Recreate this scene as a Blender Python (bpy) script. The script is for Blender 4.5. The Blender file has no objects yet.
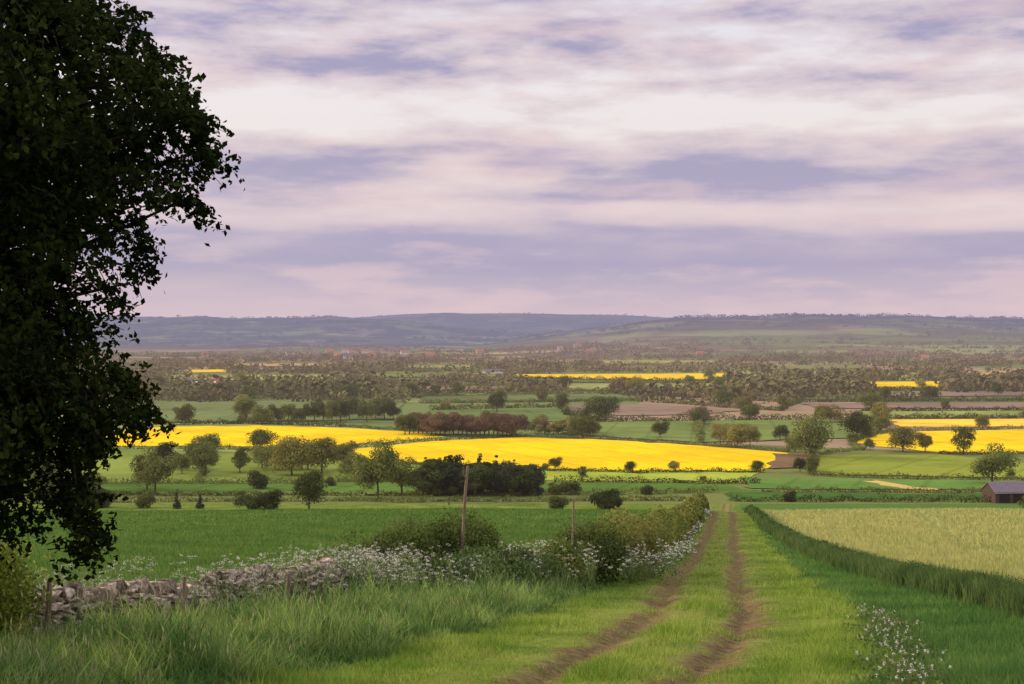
import bpy, math, numpy as np, random
from mathutils import Vector
R=np.random.default_rng(7); random.seed(7)
F=1422.0; HY=335.0; ZV=-51.0
scene=bpy.context.scene; COL=scene.collection
scene.view_settings.view_transform='Standard'; scene.view_settings.look='None'; scene.view_settings.exposure=0

# ---------------------------------------------------------------- helpers
def lin(r,g,b,k=1.0):
    f=lambda c:(c/255/12.92 if c/255<=.04045 else ((c/255+.055)/1.055)**2.4)*k
    return (f(r),f(g),f(b))
def meta(o,label,cat,kind=None,group=None):
    o["label"]=label;o["category"]=cat
    if kind:o["kind"]=kind
    if group:o["group"]=group
    return o
def mkmesh(name,V,Fs,mats,mi=None,smooth=False):
    V=np.asarray(V,dtype=np.float32)
    if not isinstance(Fs,list):Fs=[Fs]
    Fs=[np.asarray(f,dtype=np.int32) for f in Fs if len(f)]
    me=bpy.data.meshes.new(name)
    me.vertices.add(len(V));me.vertices.foreach_set('co',V.ravel())
    lv=np.concatenate([f.ravel() for f in Fs]);tot=np.concatenate([np.full(len(f),f.shape[1],dtype=np.int32) for f in Fs])
    st=np.concatenate([[0],np.cumsum(tot)[:-1]]).astype(np.int32)
    me.loops.add(len(lv));me.loops.foreach_set('vertex_index',lv)
    me.polygons.add(len(tot));me.polygons.foreach_set('loop_start',st)
    for m in mats:me.materials.append(m)
    if mi is not None:me.polygons.foreach_set('material_index',np.asarray(mi,dtype=np.int32))
    me.polygons.foreach_set('use_smooth',np.full(len(tot),smooth))
    me.update(calc_edges=True)
    return me
def mkobj(name,me,parent=None,loc=None):
    o=bpy.data.objects.new(name,me);COL.objects.link(o)
    if parent:o.parent=parent
    if loc is not None:o.location=loc
    return o
def rndunit(n):
    v=R.normal(size=(n,3));return v/np.linalg.norm(v,axis=1)[:,None]
def cross(a,b):
    c=np.cross(a,b);return c/(np.linalg.norm(c,axis=1)[:,None]+1e-9)
def leafquads(C,Nn,size,asp=.6):
    n=len(C);t=cross(Nn,rndunit(n));b=cross(Nn,t)
    s=np.asarray(size).reshape(-1,1)*np.ones((n,1));
    V=np.stack([C-t*s,C-b*s*asp+Nn*s*.15,C+t*s,C+b*s*asp+Nn*s*.15],1).reshape(-1,3)
    return V,np.arange(n*4).reshape(n,4)
def tube(P,rad,sides=7):
    P=np.asarray(P,float);V=[];Fc=[]
    for i,p in enumerate(P):
        d=P[min(i+1,len(P)-1)]-P[max(i-1,0)];d=d/np.linalg.norm(d)
        a=np.cross(d,[.3,.9,.1] if abs(d[2])>.7 else [0,0,1]);a/=np.linalg.norm(a);b=np.cross(d,a)
        for k in range(sides):
            t=2*math.pi*k/sides;V.append(p+rad[i]*(math.cos(t)*a+math.sin(t)*b))
    for i in range(len(P)-1):
        for k in range(sides):
            k2=(k+1)%sides;Fc.append((i*sides+k,i*sides+k2,(i+1)*sides+k2,(i+1)*sides+k))
    return np.array(V),np.array(Fc)
def merge(parts):
    Vs=[];Fs=[];mi=[];o=0
    for V,f,m in parts:
        Vs.append(V);Fs.append(np.asarray(f)+o);mi.append(np.full(len(f),m));o+=len(V)
    return np.concatenate(Vs),Fs,np.concatenate(mi)
def boxvf(x0,x1,y0,y1,z0,z1):
    V=np.array([(x,y,z) for z in (z0,z1) for x,y in ((x0,y0),(x1,y0),(x1,y1),(x0,y1))],float)
    return V,np.array([(3,2,1,0),(4,5,6,7),(0,1,5,4),(1,2,6,5),(2,3,7,6),(3,0,4,7)])
class SN:
    def __init__(s,a=1.0,seed=0,oct=6):
        r=np.random.default_rng(seed);s.k=[]
        for i in range(oct*3):
            f=a*2**(i//3);t=r.uniform(0,6.28);s.k.append((f*math.cos(t),f*math.sin(t),r.uniform(0,6.28),.6**(i//3)))
    def __call__(s,x,y):
        return sum(w*np.sin(kx*x+ky*y+p) for kx,ky,p,w in s.k)/3

# ---------------------------------------------------------------- terrain
ty=np.arange(-60,760,.5)
tz=np.interp(ty,[-60,0,10,19,34,50,81,120,160,176,200,300,380,430,480,760],[4,-2.1,-3.2,-4.5,-6.35,-8.4,-12.2,-16.4,-20.0,-21.8,-25.8,-40.5,-48.8,-50.6,ZV,ZV])
ker=np.exp(-np.linspace(-2.5,2.5,41)**2/2);ker/=ker.sum()
tzs=np.convolve(np.pad(tz,20,mode='edge'),ker,'valid')
und=SN(.9,3,3);und2=SN(.012,5,3);hn=SN(.012,8,4);hn2=SN(.0025,9,3)
A=[(-1000,346),(470,346),(540,336),(600,328),(650,321),(700,317.5),(760,317),(800,315),(860,316),(900,315.5),(960,318),(1024,320),(1500,323)]
Cc=[(-600,326),(100,325),(160,319),(200,317),(240,319),(290,318),(330,316),(380,320),(430,324),(480,329),(540,334),(600,342)]
B=[(-600,318),(150,317),(250,320),(330,319),(390,315),(430,313.5),(480,314),(520,313.5),(560,315),(620,315.5),(680,318),(1024,322)]
def itp(t,px):return np.interp(px,[a for a,b in t],[b for a,b in t])
def hillz(x,y):
    px=512+F*x/np.maximum(y,1000)
    out=np.zeros_like(x)
    for t,y0,w in ((A,6500,1700),(Cc,7900,1300),(B,11200,1900)):
        h=(HY-itp(t,px))/F*y0-ZV
        h=np.maximum(h,0)*np.exp(-((y-y0)/w)**2)
        out=np.maximum(out,h*(1+.04*hn2(x,y)))
    return out+np.clip((y-3500)/2500,0,1)*np.abs(hn(x,y))*4+np.clip((y-3400)/900,0,1)*(4+5*hn2(x*1.5,y*.8))*np.clip((6500-y)/2000,0,1)
def U(x,y):
    return x-.153*y+.1*np.sin(y*.16)+.75*(np.maximum(0,31-y)/13.)**1.5
RUTS=(-1.7,.3)
def gz(x,y,rut=True):
    x=np.asarray(x,float);y=np.asarray(y,float)
    z=np.interp(y,ty,tzs)
    near=np.clip(1-(y-120)/80,0,1)
    z=z+.035*und(x,y)*near
    z=z+1.1*und2(x,y)*np.clip((y-25)/80,0,1)*np.clip((430-y)/150,0,1)*np.clip(np.abs(x-.15*y)/25-.3,0,1)*.5
    if rut:
        u=U(x,y)
        for r in RUTS: z=z-.12*np.exp(-((u-r)/.27)**2)*near
    return z+np.where(y>3300,hillz(x,y),0)
XW=[(0,-14),(12,-11),(18,-8.8),(22,-7.15),(32,-3.65),(36,-1.8),(40,1.0),(45,3.2),(60,5.6),(105,12.3),(167,22),(200,27),(420,61)]
XR=[(0,8),(16,9.4),(30,10.8),(48,12.2),(105,19.8),(167,28.1),(200,33),(420,67)]
xw=lambda y:itp(XW,y);xr=lambda y:itp(XR,y)
verge=lambda y:np.interp(y,[0,19,34,45,200],[-5.2,-4.6,-3.9,-3.3,-2.9])
def W(px,py,z=ZV):
    d=-z*F/(py-HY);return (px-512)/F*d,d

# ---------------------------------------------------------------- node helpers
class T:
    def __init__(s,tree):s.t=tree;s.L=tree.links
    def n(s,t,**k):
        nd=s.t.nodes.new(t)
        for a,v in k.items():setattr(nd,a,v)
        return nd
    def set(s,sock,v):
        if hasattr(v,'links') or hasattr(v,'is_linked'):s.L.new(v,sock)
        elif isinstance(v,tuple) and len(v)==3 and sock.type=='RGBA':sock.default_value=(*v,1)
        else:sock.default_value=v
    def m(s,op,*a,clamp=False):
        nd=s.n('ShaderNodeMath',operation=op);nd.use_clamp=clamp
        for i,v in enumerate(a):s.set(nd.inputs[i],v)
        return nd.outputs[0]
    def mix(s,f,a,b,bt='MIX'):
        nd=s.n('ShaderNodeMix',data_type='RGBA',blend_type=bt)
        s.set(nd.inputs[0],f);s.set(nd.inputs[6],a);s.set(nd.inputs[7],b);return nd.outputs[2]
    def noise(s,vec,scale,detail=4,rough=.6,dist=0):
        nd=s.n('ShaderNodeTexNoise');s.L.new(vec,nd.inputs['Vector'])
        nd.inputs['Scale'].default_value=scale;nd.inputs['Detail'].default_value=detail;nd.inputs['Roughness'].default_value=rough;nd.inputs['Distortion'].default_value=dist
        return nd.outputs['Fac']
    def ss(s,v,a,b,o0=0.,o1=1.):
        nd=s.n('ShaderNodeMapRange',interpolation_type='SMOOTHSTEP');s.set(nd.inputs[0],v)
        for i,q in enumerate((a,b,o0,o1)):nd.inputs[i+1].default_value=q
        return nd.outputs[0]
    def comb(s,x,y,z):
        nd=s.n('ShaderNodeCombineXYZ')
        for i,v in enumerate((x,y,z)):s.set(nd.inputs[i],v)
        return nd.outputs[0]
    def ramp(s,v,stops,interp='LINEAR'):
        nd=s.n('ShaderNodeValToRGB');cr=nd.color_ramp;cr.interpolation=interp
        while len(cr.elements)>1:cr.elements.remove(cr.elements[-1])
        cr.elements[0].position=stops[0][0];cr.elements[0].color=(*stops[0][1],1)
        for p,c in stops[1:]:
            e=cr.elements.new(p);e.color=(*c,1)
        s.set(nd.inputs[0],v);return nd.outputs[0]
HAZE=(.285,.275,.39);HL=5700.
def newmat(name):
    m=bpy.data.materials.new(name);m.use_nodes=True;m.node_tree.nodes.clear()
    t=T(m.node_tree);g=t.n('ShaderNodeNewGeometry');t.geo=g;t.pos=g.outputs['Position']
    sp=t.n('ShaderNodeSeparateXYZ');t.L.new(t.pos,sp.inputs[0]);t.x,t.y,t.z=sp.outputs
    return m,t
def finish(t,sh,haze=True):
    o=t.n('ShaderNodeOutputMaterial')
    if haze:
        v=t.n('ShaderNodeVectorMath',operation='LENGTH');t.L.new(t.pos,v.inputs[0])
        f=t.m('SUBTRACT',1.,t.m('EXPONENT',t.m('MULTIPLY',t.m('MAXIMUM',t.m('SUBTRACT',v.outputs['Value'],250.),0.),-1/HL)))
        e=t.n('ShaderNodeEmission');t.L.new(t.mix(t.ss(v.outputs['Value'],1800.,7000.),(.38,.29,.27),HAZE),e.inputs[0])  # aerial haze painted into each surface as emission, stronger with distance from origin
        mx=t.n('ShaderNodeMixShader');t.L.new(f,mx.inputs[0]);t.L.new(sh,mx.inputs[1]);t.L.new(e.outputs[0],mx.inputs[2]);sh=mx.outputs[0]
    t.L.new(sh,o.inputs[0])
def diffuse(t,col,bump=None,bs=.3,bd=.1):
    d=t.n('ShaderNodeBsdfDiffuse');t.set(d.inputs[0],col)
    if bump is not None:
        b=t.n('ShaderNodeBump');b.inputs['Strength'].default_value=bs;b.inputs['Distance'].default_value=bd
        t.L.new(bump,b.inputs['Height']);t.L.new(b.outputs[0],d.inputs['Normal'])
    return d.outputs[0]
def foliage(name,c1,c2,scale=.5,transl=.3,haze=True,vary=.5,objr=True):
    m,t=newmat(name)
    f=t.ss(t.noise(t.pos,scale,3),.35,.65)
    c=t.mix(f,c1,c2)
    ri=t.geo.outputs['Random Per Island']
    k=t.m('ADD',1-vary/2,t.m('MULTIPLY',ri,vary))
    if objr:
        oi=t.n('ShaderNodeObjectInfo');k=t.m('MULTIPLY',k,t.m('ADD',.7,t.m('MULTIPLY',oi.outputs['Random'],.65)))
    c=t.mix(1.,c,t.comb(k,k,k),'MULTIPLY')
    d=t.n('ShaderNodeBsdfDiffuse');t.L.new(c,d.inputs[0]);sh=d.outputs[0]
    if transl:
        tr=t.n('ShaderNodeBsdfTranslucent');t.L.new(c,tr.inputs[0]);mx=t.n('ShaderNodeMixShader');mx.inputs[0].default_value=transl
        t.L.new(sh,mx.inputs[1]);t.L.new(tr.outputs[0],mx.inputs[2]);sh=mx.outputs[0]
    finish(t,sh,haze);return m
def plain(name,c1,c2,scale=3,haze=True,stretch=None,bs=.5,bd=.03):
    m,t=newmat(name)
    v=t.pos
    if stretch:
        tc=t.n('ShaderNodeTexCoord');mp=t.n('ShaderNodeMapping');mp.inputs['Scale'].default_value=stretch;t.L.new(tc.outputs['Object'],mp.inputs[0]);v=mp.outputs[0]
    n=t.noise(v,scale,6,.7)
    ri=t.m('ADD',.55,t.m('MULTIPLY',t.geo.outputs['Random Per Island'],.9))
    c=t.mix(1.,t.mix(t.ss(n,.35,.65),c1,c2),t.comb(ri,ri,ri),'MULTIPLY')
    finish(t,diffuse(t,c,n,bs,bd),haze);return m

def mat_hillside():
    m,t=newmat('hillside_grass')
    wob=t.m('MULTIPLY',.1,t.m('SINE',t.m('MULTIPLY',t.y,.16)))
    bend=t.m('MULTIPLY',.75,t.m('POWER',t.m('DIVIDE',t.m('MAXIMUM',0.,t.m('SUBTRACT',31.,t.y)),13.),1.5))
    u=t.m('ADD',t.m('ADD',t.m('SUBTRACT',t.x,t.m('MULTIPLY',t.y,.153)),wob),bend)
    n1=t.noise(t.pos,.7,5);n2=t.noise(t.pos,6,5,.7);n3=t.noise(t.pos,.12,3)
    g=t.mix(t.ss(n1,.35,.65),(.105,.18,.03),(.19,.27,.045))
    g=t.mix(t.ss(n2,.3,.7),t.mix(1.,g,(.55,.55,.55),'MULTIPLY'),g)
    g=t.mix(t.m('MULTIPLY',t.ss(n3,.45,.65),.4),g,(.27,.29,.07))
    ue=t.m('ADD',u,t.m('MULTIPLY',t.m('SUBTRACT',n1,.5),1.6))
    g=t.mix(t.m('MULTIPLY',t.ss(ue,2.1,3.6),.8),g,(.07,.15,.035))
    cen=t.m('MULTIPLY',t.ss(t.m('ABSOLUTE',t.m('ADD',u,.7)),2.4,.8),.5)
    g=t.mix(cen,g,(.24,.24,.075))
    tot=None
    for r,w in ((-1.7,.60),(.3,.55)):
        k=t.ss(t.m('ADD',t.m('ABSOLUTE',t.m('SUBTRACT',u,r)),t.m('MULTIPLY',t.m('SUBTRACT',n1,.5),1.3)),w*1.1,w*.3)
        tot=k if tot is None else t.m('MAXIMUM',tot,k)
    tot=t.m('MULTIPLY',tot,t.ss(t.noise(t.pos,2.2,6,.75),.34,.52,.35,1.))
    brown=t.mix(t.ss(n2,.3,.7),(.085,.062,.03),(.23,.165,.085))
    c=t.mix(tot,g,brown)
    finish(t,diffuse(t,c,n2,.8,.12));return m
def mat_crop(name,a,b,axis_k,period,line=None,fine=3.,bs=.4):
    m,t=newmat(name)
    u=t.m('SUBTRACT',t.x,t.m('MULTIPLY',t.y,axis_k))
    n1=t.noise(t.pos,.05,4);n2=t.noise(t.pos,fine,5,.75);n3=t.noise(t.pos,.5,4)
    c=t.mix(t.ss(n1,.35,.65),a,b)
    c=t.mix(t.ss(n2,.25,.75,0.,.6),c,t.mix(1.,c,(.65,.7,.6),'MULTIPLY'))
    c=t.mix(t.ss(n3,.4,.7,0.,.3),c,t.mix(1.,c,(.8,.75,.75),'MULTIPLY'))
    s=t.m('ABSOLUTE',t.m('SUBTRACT',t.m('FRACT',t.m('DIVIDE',u,period)),.5))
    l=t.ss(t.m('ABSOLUTE',t.m('SUBTRACT',s,.05)),.025,.012)
    c=t.mix(t.m('MULTIPLY',l,.6),c,line or (.05,.06,.02))
    finish(t,diffuse(t,c,n2,bs,.3));return m
def mat_valley():
    m,t=newmat('valley_patchwork')
    mp=t.comb(t.m('MULTIPLY',t.x,1/300.),t.m('MULTIPLY',t.y,1/380.),0.)
    v=t.n('ShaderNodeTexVoronoi',voronoi_dimensions='2D');t.L.new(mp,v.inputs['Vector']);v.inputs['Scale'].default_value=1
    sp=t.n('ShaderNodeSeparateColor');t.L.new(v.outputs['Color'],sp.inputs[0])
    c=t.ramp(sp.outputs[0],[(0,lin(110,120,65)),(.2,lin(140,150,85)),(.36,lin(95,108,62)),(.5,lin(150,132,105)),(.62,lin(125,138,80)),(.74,lin(140,125,98)),(.84,lin(108,125,72)),(.93,lin(170,160,110))],'CONSTANT')
    w=t.ss(t.noise(t.pos,.0022,4,.6),.48,.54)
    w=t.m('MULTIPLY',w,t.ss(t.y,2000.,3800.,0.,.75))
    sp2=t.noise(t.pos,.02,4,.8)
    wood=t.mix(t.ss(sp2,.35,.65),(.085,.07,.04),(.17,.13,.075))
    c=t.mix(w,c,wood)
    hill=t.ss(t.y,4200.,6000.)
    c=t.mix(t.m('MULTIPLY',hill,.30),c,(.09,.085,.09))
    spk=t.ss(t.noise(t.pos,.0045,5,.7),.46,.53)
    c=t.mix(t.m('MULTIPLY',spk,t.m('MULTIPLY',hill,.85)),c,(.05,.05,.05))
    n=t.noise(t.pos,.4,5,.7)
    c=t.mix(t.ss(n,.3,.7,0.,.4),c,t.mix(1.,c,(.75,.75,.75),'MULTIPLY'))
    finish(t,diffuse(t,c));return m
M_hill=mat_hillside();M_val=mat_valley()
M_wheat=mat_crop('wheat_leaf',(.08,.15,.035),(.115,.19,.045),.1,18.,(.05,.10,.02))
M_barley=mat_crop('barley_ear',(.31,.34,.11),(.40,.39,.14),.24,16.,(.12,.17,.05))

# ---------------------------------------------------------------- build ground fan grid
ys=[-8.]
while ys[-1]<13500:ys.append(ys[-1]+max(.16,.0085*ys[-1]))
ys=np.array(ys);s=np.linspace(-.72,.72,560)
Y,S=np.meshgrid(ys,s,indexing='ij');X=S*(np.maximum(Y,0)+14)
Z=gz(X,Y)
nr,nc=X.shape;idx=np.arange(nr*nc).reshape(nr,nc)
Q=np.stack([idx[:-1,:-1],idx[:-1,1:],idx[1:,1:],idx[1:,:-1]],-1).reshape(-1,4)
V=np.stack([X,Y,Z],-1).reshape(-1,3)
fc=V[Q].mean(1);fx,fy=fc[:,0],fc[:,1];uu=U(fx,fy)
track=(uu>-3.1)&(uu<1.5)&(fy<420)
wheat=(fx<xw(fy)-.5)&(fy<400)&(fy>10)
barley=(fx>xr(fy)+.3)&(fy<400)
rest=~(track|wheat|barley)
def sub(name,mask,mats,mi=None,lift=0):
    q=Q[mask];un,inv=np.unique(q,return_inverse=True)
    v=V[un].copy();v[:,2]+=lift
    return mkobj(name,mkmesh(name,v,inv.reshape(q.shape),mats,mi,True))
meta(sub('ground',rest,[M_hill,M_val],(fy[rest]>425).astype(int)),'grassy hillside falling to a wide farmed valley and hills','ground','structure')
meta(sub('dirt_track',track,[M_hill]),'grassy farm track with two worn brown wheel ruts','track','structure')
meta(sub('wheat_field',wheat,[M_wheat]),'smooth deep green cereal field on the slope','field','structure')
meta(sub('barley_field',barley,[M_barley]),'pale yellow-green barley field on the slope','field','structure')

# ---------------------------------------------------------------- valley fields
def mat_field(name,col,seed):
    r=np.random.default_rng(seed);m,t=newmat(name)
    if col[2]>.02 and 'plough' not in name:col=(col[0]*1.2,col[1]*1.0,col[2]*.82)
    a=r.uniform(-.7,.7);c=col;c2=tuple(k*.72 for k in col)
    rape=col[2]<.02
    if rape:c2=(col[0]*.84,col[1]*.76,.012)
    ph=t.m('ADD',t.m('MULTIPLY',t.x,math.cos(a)),t.m('MULTIPLY',t.y,math.sin(a)))
    n1=t.noise(t.pos,.018 if rape else .014,6,.75);n2=t.noise(t.pos,.5,5,.8)
    cc=t.mix(t.ss(n1,.38,.62),c,c2)
    if rape:
        n4=t.noise(t.pos,.09,4,.7);cc=t.mix(t.ss(n4,.5,.72,0.,.4),cc,(.45,.45,.03))
    fr=t.m('ABSOLUTE',t.m('SUBTRACT',t.m('FRACT',t.m('DIVIDE',ph,22.)),.5))
    cc=t.mix(t.m('MULTIPLY',t.ss(fr,.07,.02),.35),cc,t.mix(1.,cc,(.5,.55,.5),'MULTIPLY'))
    cc=t.mix(t.ss(n2,.3,.7,0.,.45),cc,t.mix(1.,cc,(.7,.72,.65),'MULTIPLY'))
    finish(t,diffuse(t,cc));return m
YEL=(.90,.66,.012)
FLD=[
('pasture',lin(120,150,75),[(40,470),(100,448),(330,455),(420,466),(500,470),(480,480),(40,483)]),
('meadow',lin(150,180,75),[(400,467),(560,470),(760,473),(745,482),(560,481),(400,478)]),
('pasture',lin(88,128,62),[(-60,484),(420,482),(720,483),(760,492),(-60,496)]),
('meadow',lin(112,155,75),[(-60,497),(720,493.5),(740,500),(-60,502)]),
('rapeseed_field',YEL,[(96,446),(94,433),(160,427.5),(260,425.5),(345,428.5),(425,433),(445,437),(380,443),(300,447)]),
('rapeseed_field',YEL,[(330,452),(440,441),(520,437.5),(600,440),(700,446),(785,453),(797,460),(762,471),(640,471),(540,469),(430,464),(350,459)]),
('rapeseed_field',YEL,[(850,443),(890,432),(1060,429),(1080,452),(940,453)]),
('rapeseed_field',(.8,.64,.08),[(890,420),(1060,419),(1060,427),(900,427)]),
('rapeseed_field',YEL,[(515,374.5),(730,373.5),(735,380),(640,380),(520,377)]),
('rapeseed_field',YEL,[(865,382),(942,381.5),(944,388),(866,388)]),
('rapeseed_field',YEL,[(186,370),(225,369.5),(226,372),(188,372.5)]),
('pasture',lin(125,150,65),[(815,456),(940,455),(1060,468),(1080,479),(818,475)]),
('pasture',lin(95,140,72),[(740,478),(1080,483),(1080,492),(750,489)]),
('stubble_field',lin(190,182,120),[(862,482),(880,482),(938,491),(905,490)]),
('pasture',lin(72,115,58),[(730,493),(1080,494),(1080,502),(735,502)]),
('ploughed_field',lin(125,105,78),[(772,454),(812,455),(808,468),(768,469)]),
('pasture',lin(98,128,80),[(430,411),(600,409),(610,420),(500,424),(430,418)]),
('ploughed_field',lin(140,122,104),[(570,406),(650,404),(740,411),(700,415),(620,416),(570,412)]),
('pasture',lin(112,142,84),[(600,423),(700,421),(880,420),(872,438),(700,443),(560,434)]),
('pasture',lin(105,130,88),[(110,401),(400,398),(402,420),(100,424)]),
('ploughed_field',lin(138,116,104),[(350,388),(500,386.5),(520,390.5),(350,392)]),
('ploughed_field',lin(145,124,110),[(800,404),(1080,403),(1080,408),(820,409)]),
('meadow',lin(132,158,92),[(860,412),(1080,411),(1080,417),(860,418.5)]),
('pasture',lin(100,124,84),[(420,396),(620,394),(640,400),(420,403)]),
('meadow',lin(140,160,100),[(560,384),(720,384),(730,390),(560,391)]),
('ploughed_field',lin(138,122,106),[(880,392),(1080,392),(1080,396),(870,397)]),
('pasture',lin(84,118,60),[(-60,450),(80,450),(60,470),(-60,470)]),
('meadow',lin(150,165,100),[(150,376),(330,375),(340,380),(150,381)]),
('pasture',lin(110,135,80),[(370,372),(500,371),(510,377),(370,378)]),
('stubble_field',lin(170,160,115),[(960,371),(1060,371),(1060,375),(960,376)]),
('meadow',lin(150,165,100),[(600,361),(720,360.5),(725,363),(600,364)]),
('pasture',lin(115,138,85),[(760,366),(860,365),(870,369),(760,370)]),
('stubble_field',lin(175,160,120),[(230,364),(330,363.5),(335,366),(230,367)]),
('meadow',lin(140,155,95),[(400,366),(470,365.5),(475,368),(400,368.5)]),
]
polys_px=[]
for i,(nm,col,pp) in enumerate(FLD):
    P=[W(*q) for q in pp];z=ZV+.12+.02*i
    out=[]
    for a,b in zip(P,P[1:]+P[:1]):
        for k in range(6):
            f=k/6;out.append((a[0]+(b[0]-a[0])*f+(R.normal()*1.5 if k else 0),a[1]+(b[1]-a[1])*f+(R.normal()*2. if k else 0),z))
    V2=np.array(out);me=mkmesh(nm,V2,np.arange(len(V2))[None,:],[mat_field(nm,col,i)])
    lab={'rapeseed_field':'bright yellow flowering rapeseed field','pasture':'mid green pasture between hedgerows','meadow':'light green meadow strip','ploughed_field':'pinkish brown bare ploughed field','stubble_field':'narrow pale straw coloured strip of field'}[nm]
    meta(mkobj(nm,me),lab,'field','structure')
    polys_px.append((nm,np.array(pp,float)))
def inpoly(px,py,P):
    c=np.zeros(len(px),bool)
    for (x0,y0),(x1,y1) in zip(P,np.roll(P,-1,0)):
        k=((y0>py)!=(y1>py));xx=(x1-x0)*(py-y0)/((y1-y0)+1e-9)+x0;c^=k&(px<xx)
    return c

# ---------------------------------------------------------------- foliage materials
TONE={
'dark':foliage('leaf_dark_green',(.05,.07,.022),(.09,.115,.032),.25),
'mid':foliage('leaf_mid_green',(.09,.12,.032),(.165,.185,.05),.25),
'yellow':foliage('leaf_yellow_green',(.17,.175,.045),(.27,.25,.065),.25),
'brown':foliage('leaf_bronze',(.13,.085,.05),(.20,.135,.075),.25),
'blue':foliage('leaf_conifer',(.032,.050,.032),(.055,.075,.04),.25)}
M_bark=plain('bark',(.06,.045,.035),(.11,.09,.07),4)
M_wood=plain('weathered_wood',(.16,.12,.085),(.28,.22,.16),3,stretch=(12,12,1))
def lobes_crown(seed,n,cz,rx,rz,nl,ls,conic=False):
    r=np.random.default_rng(seed)
    L=[]
    for i in range(nl):
        v=r.normal(size=3);v/=np.linalg.norm(v);q=r.uniform(.3,.8)
        c=np.array([v[0]*rx*q,v[1]*rx*q,cz+v[2]*rz*q]);k=r.uniform(.28,.48)*rx
        if conic:
            h=r.uniform(0,1);w=(1-h)*rx*.75;a=r.uniform(0,6.28);c=np.array([math.cos(a)*w*.6,math.sin(a)*w*.6,cz-rz+2*rz*h]);k=.12*rx+.38*w
        L.append((c,k))
    ks=np.array([k for c,k in L]);p=ks**2/np.sum(ks**2)
    w=r.choice(len(L),n,p=p);C0=np.array([c for c,k in L])[w];kk=ks[w][:,None]
    d=rndunit(n);d[:,2]=np.where(r.random(n)<.35,np.abs(d[:,2]),d[:,2])
    C=C0+d*kk*r.uniform(.65,1.08,(n,1))*np.array([1,1,.75])
    nrm=d+.3*rndunit(n);nrm/=np.linalg.norm(nrm,axis=1)[:,None]
    C[:,2]=np.maximum(C[:,2],.02)
    return leafquads(C,nrm,r.uniform(.6,1.3,n)*ls,.75)
def trunk_vf(seed,h,r0,rx):
    r=np.random.default_rng(seed);parts=[]
    P=[(0,0,-.03),(.01,.0,h*.3),(r.normal()*.015,r.normal()*.015,h*.6),(r.normal()*.03,0,h)]
    parts.append((*tube(P,[r0*1.4,r0,r0*.8,r0*.3]),0))
    for i in range(5):
        a=i*1.3+r.uniform(0,1);z0=h*r.uniform(.35,.6)
        Q2=[(0,0,z0),(math.cos(a)*rx*.3,math.sin(a)*rx*.3,z0+.12),(math.cos(a)*rx*.75,math.sin(a)*rx*.75,z0+.25)]
        parts.append((*tube(Q2,[r0*.5,r0*.3,r0*.1],5),0))
    return merge(parts)
SH={
'round':(.51,.50,.44,26,4200,.024),'wide':(.49,.66,.43,34,5000,.025),'tall':(.54,.34,.45,22,2800,.024),'loose':(.52,.52,.43,18,3400,.024),
'bush':(.40,.78,.45,20,2600,.042),'cone':(.52,.34,.48,28,2600,.023)}
crownM={};trunkM={};singleM={}
for i,(k,(cz,rx,rz,nl,n,ls)) in enumerate(SH.items()):
    for vv in range(5 if k in('round','wide','loose') else 2):
        Vc,Fc=lobes_crown(i*10+vv,n,cz,rx,rz,nl+3*vv-6 if nl>15 else nl,ls,k=='cone')
        Vt,Ft,_=trunk_vf(i*10+vv,.6,.02,rx)
        for tn,mt in TONE.items():
            crownM[k,vv,tn]=mkmesh('crown',Vc,Fc,[mt])
            off=len(Vt)
            if k=='bush':singleM[k,vv,tn]=crownM[k,vv,tn]
            else:singleM[k,vv,tn]=mkmesh('tree',np.concatenate([Vt,Vc]),[*Ft,Fc+off],[M_bark,mt],np.concatenate([np.zeros(sum(len(f) for f in Ft)),np.ones(len(Fc))]))
        trunkM[k,vv]=mkmesh('trunk',Vt,Ft,[M_bark])
TL={'dark':'dark green','mid':'mid green','yellow':'yellow-green','brown':'bronze-leaved','blue':'blackish green'}
NT=0
def add_tree(px,py,hpx,tone='mid',shape='round',parts=False,wf=1.,x=None,y=None,H=None):
    global NT
    if x is None:
        x,y=W(px,min(py,503.5));
        if py>503.5:y-=6*(py-503.5)*.6
    z=float(gz(x,y)) if H is None or y<420 else ZV
    h=H or hpx*1.1*y/F
    if py and py>503.5:h+= (py-503.5)*y/F*0.3
    vs=[v for (k,v,t) in crownM if k==shape and t==tone];vv=random.choice(vs)
    rz=random.uniform(0,6.28);sc=(h*wf*random.uniform(.8,1.2),h*wf*random.uniform(.8,1.2),h)
    if shape=='bush':
        o=mkobj('bush',singleM[shape,vv,tone]);meta(o,f'rounded {TL[tone]} bush in open farmland','bush',group='field bushes')
    elif parts:
        NT+=1
        o=bpy.data.objects.new('tree',None);COL.objects.link(o);o.empty_display_size=.1
        mkobj('trunk',trunkM[shape,vv],o);mkobj('crown',crownM[shape,vv,tone],o)
        adj={'round':'round-crowned','wide':'broad spreading','tall':'tall narrow','loose':'loosely branched','cone':'pointed'}[shape]
        meta(o,f'{adj} {TL[tone]} tree standing in valley fields','tree',group='valley trees')
    else:
        NT+=1
        o=mkobj('tree',singleM[shape,vv,tone]);meta(o,f'{TL[tone]} hedgerow tree in valley farmland','tree',group='valley trees')
    o.location=(x,y,z-.1);o.rotation_euler=(0,0,rz);o.scale=sc
    return o
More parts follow.
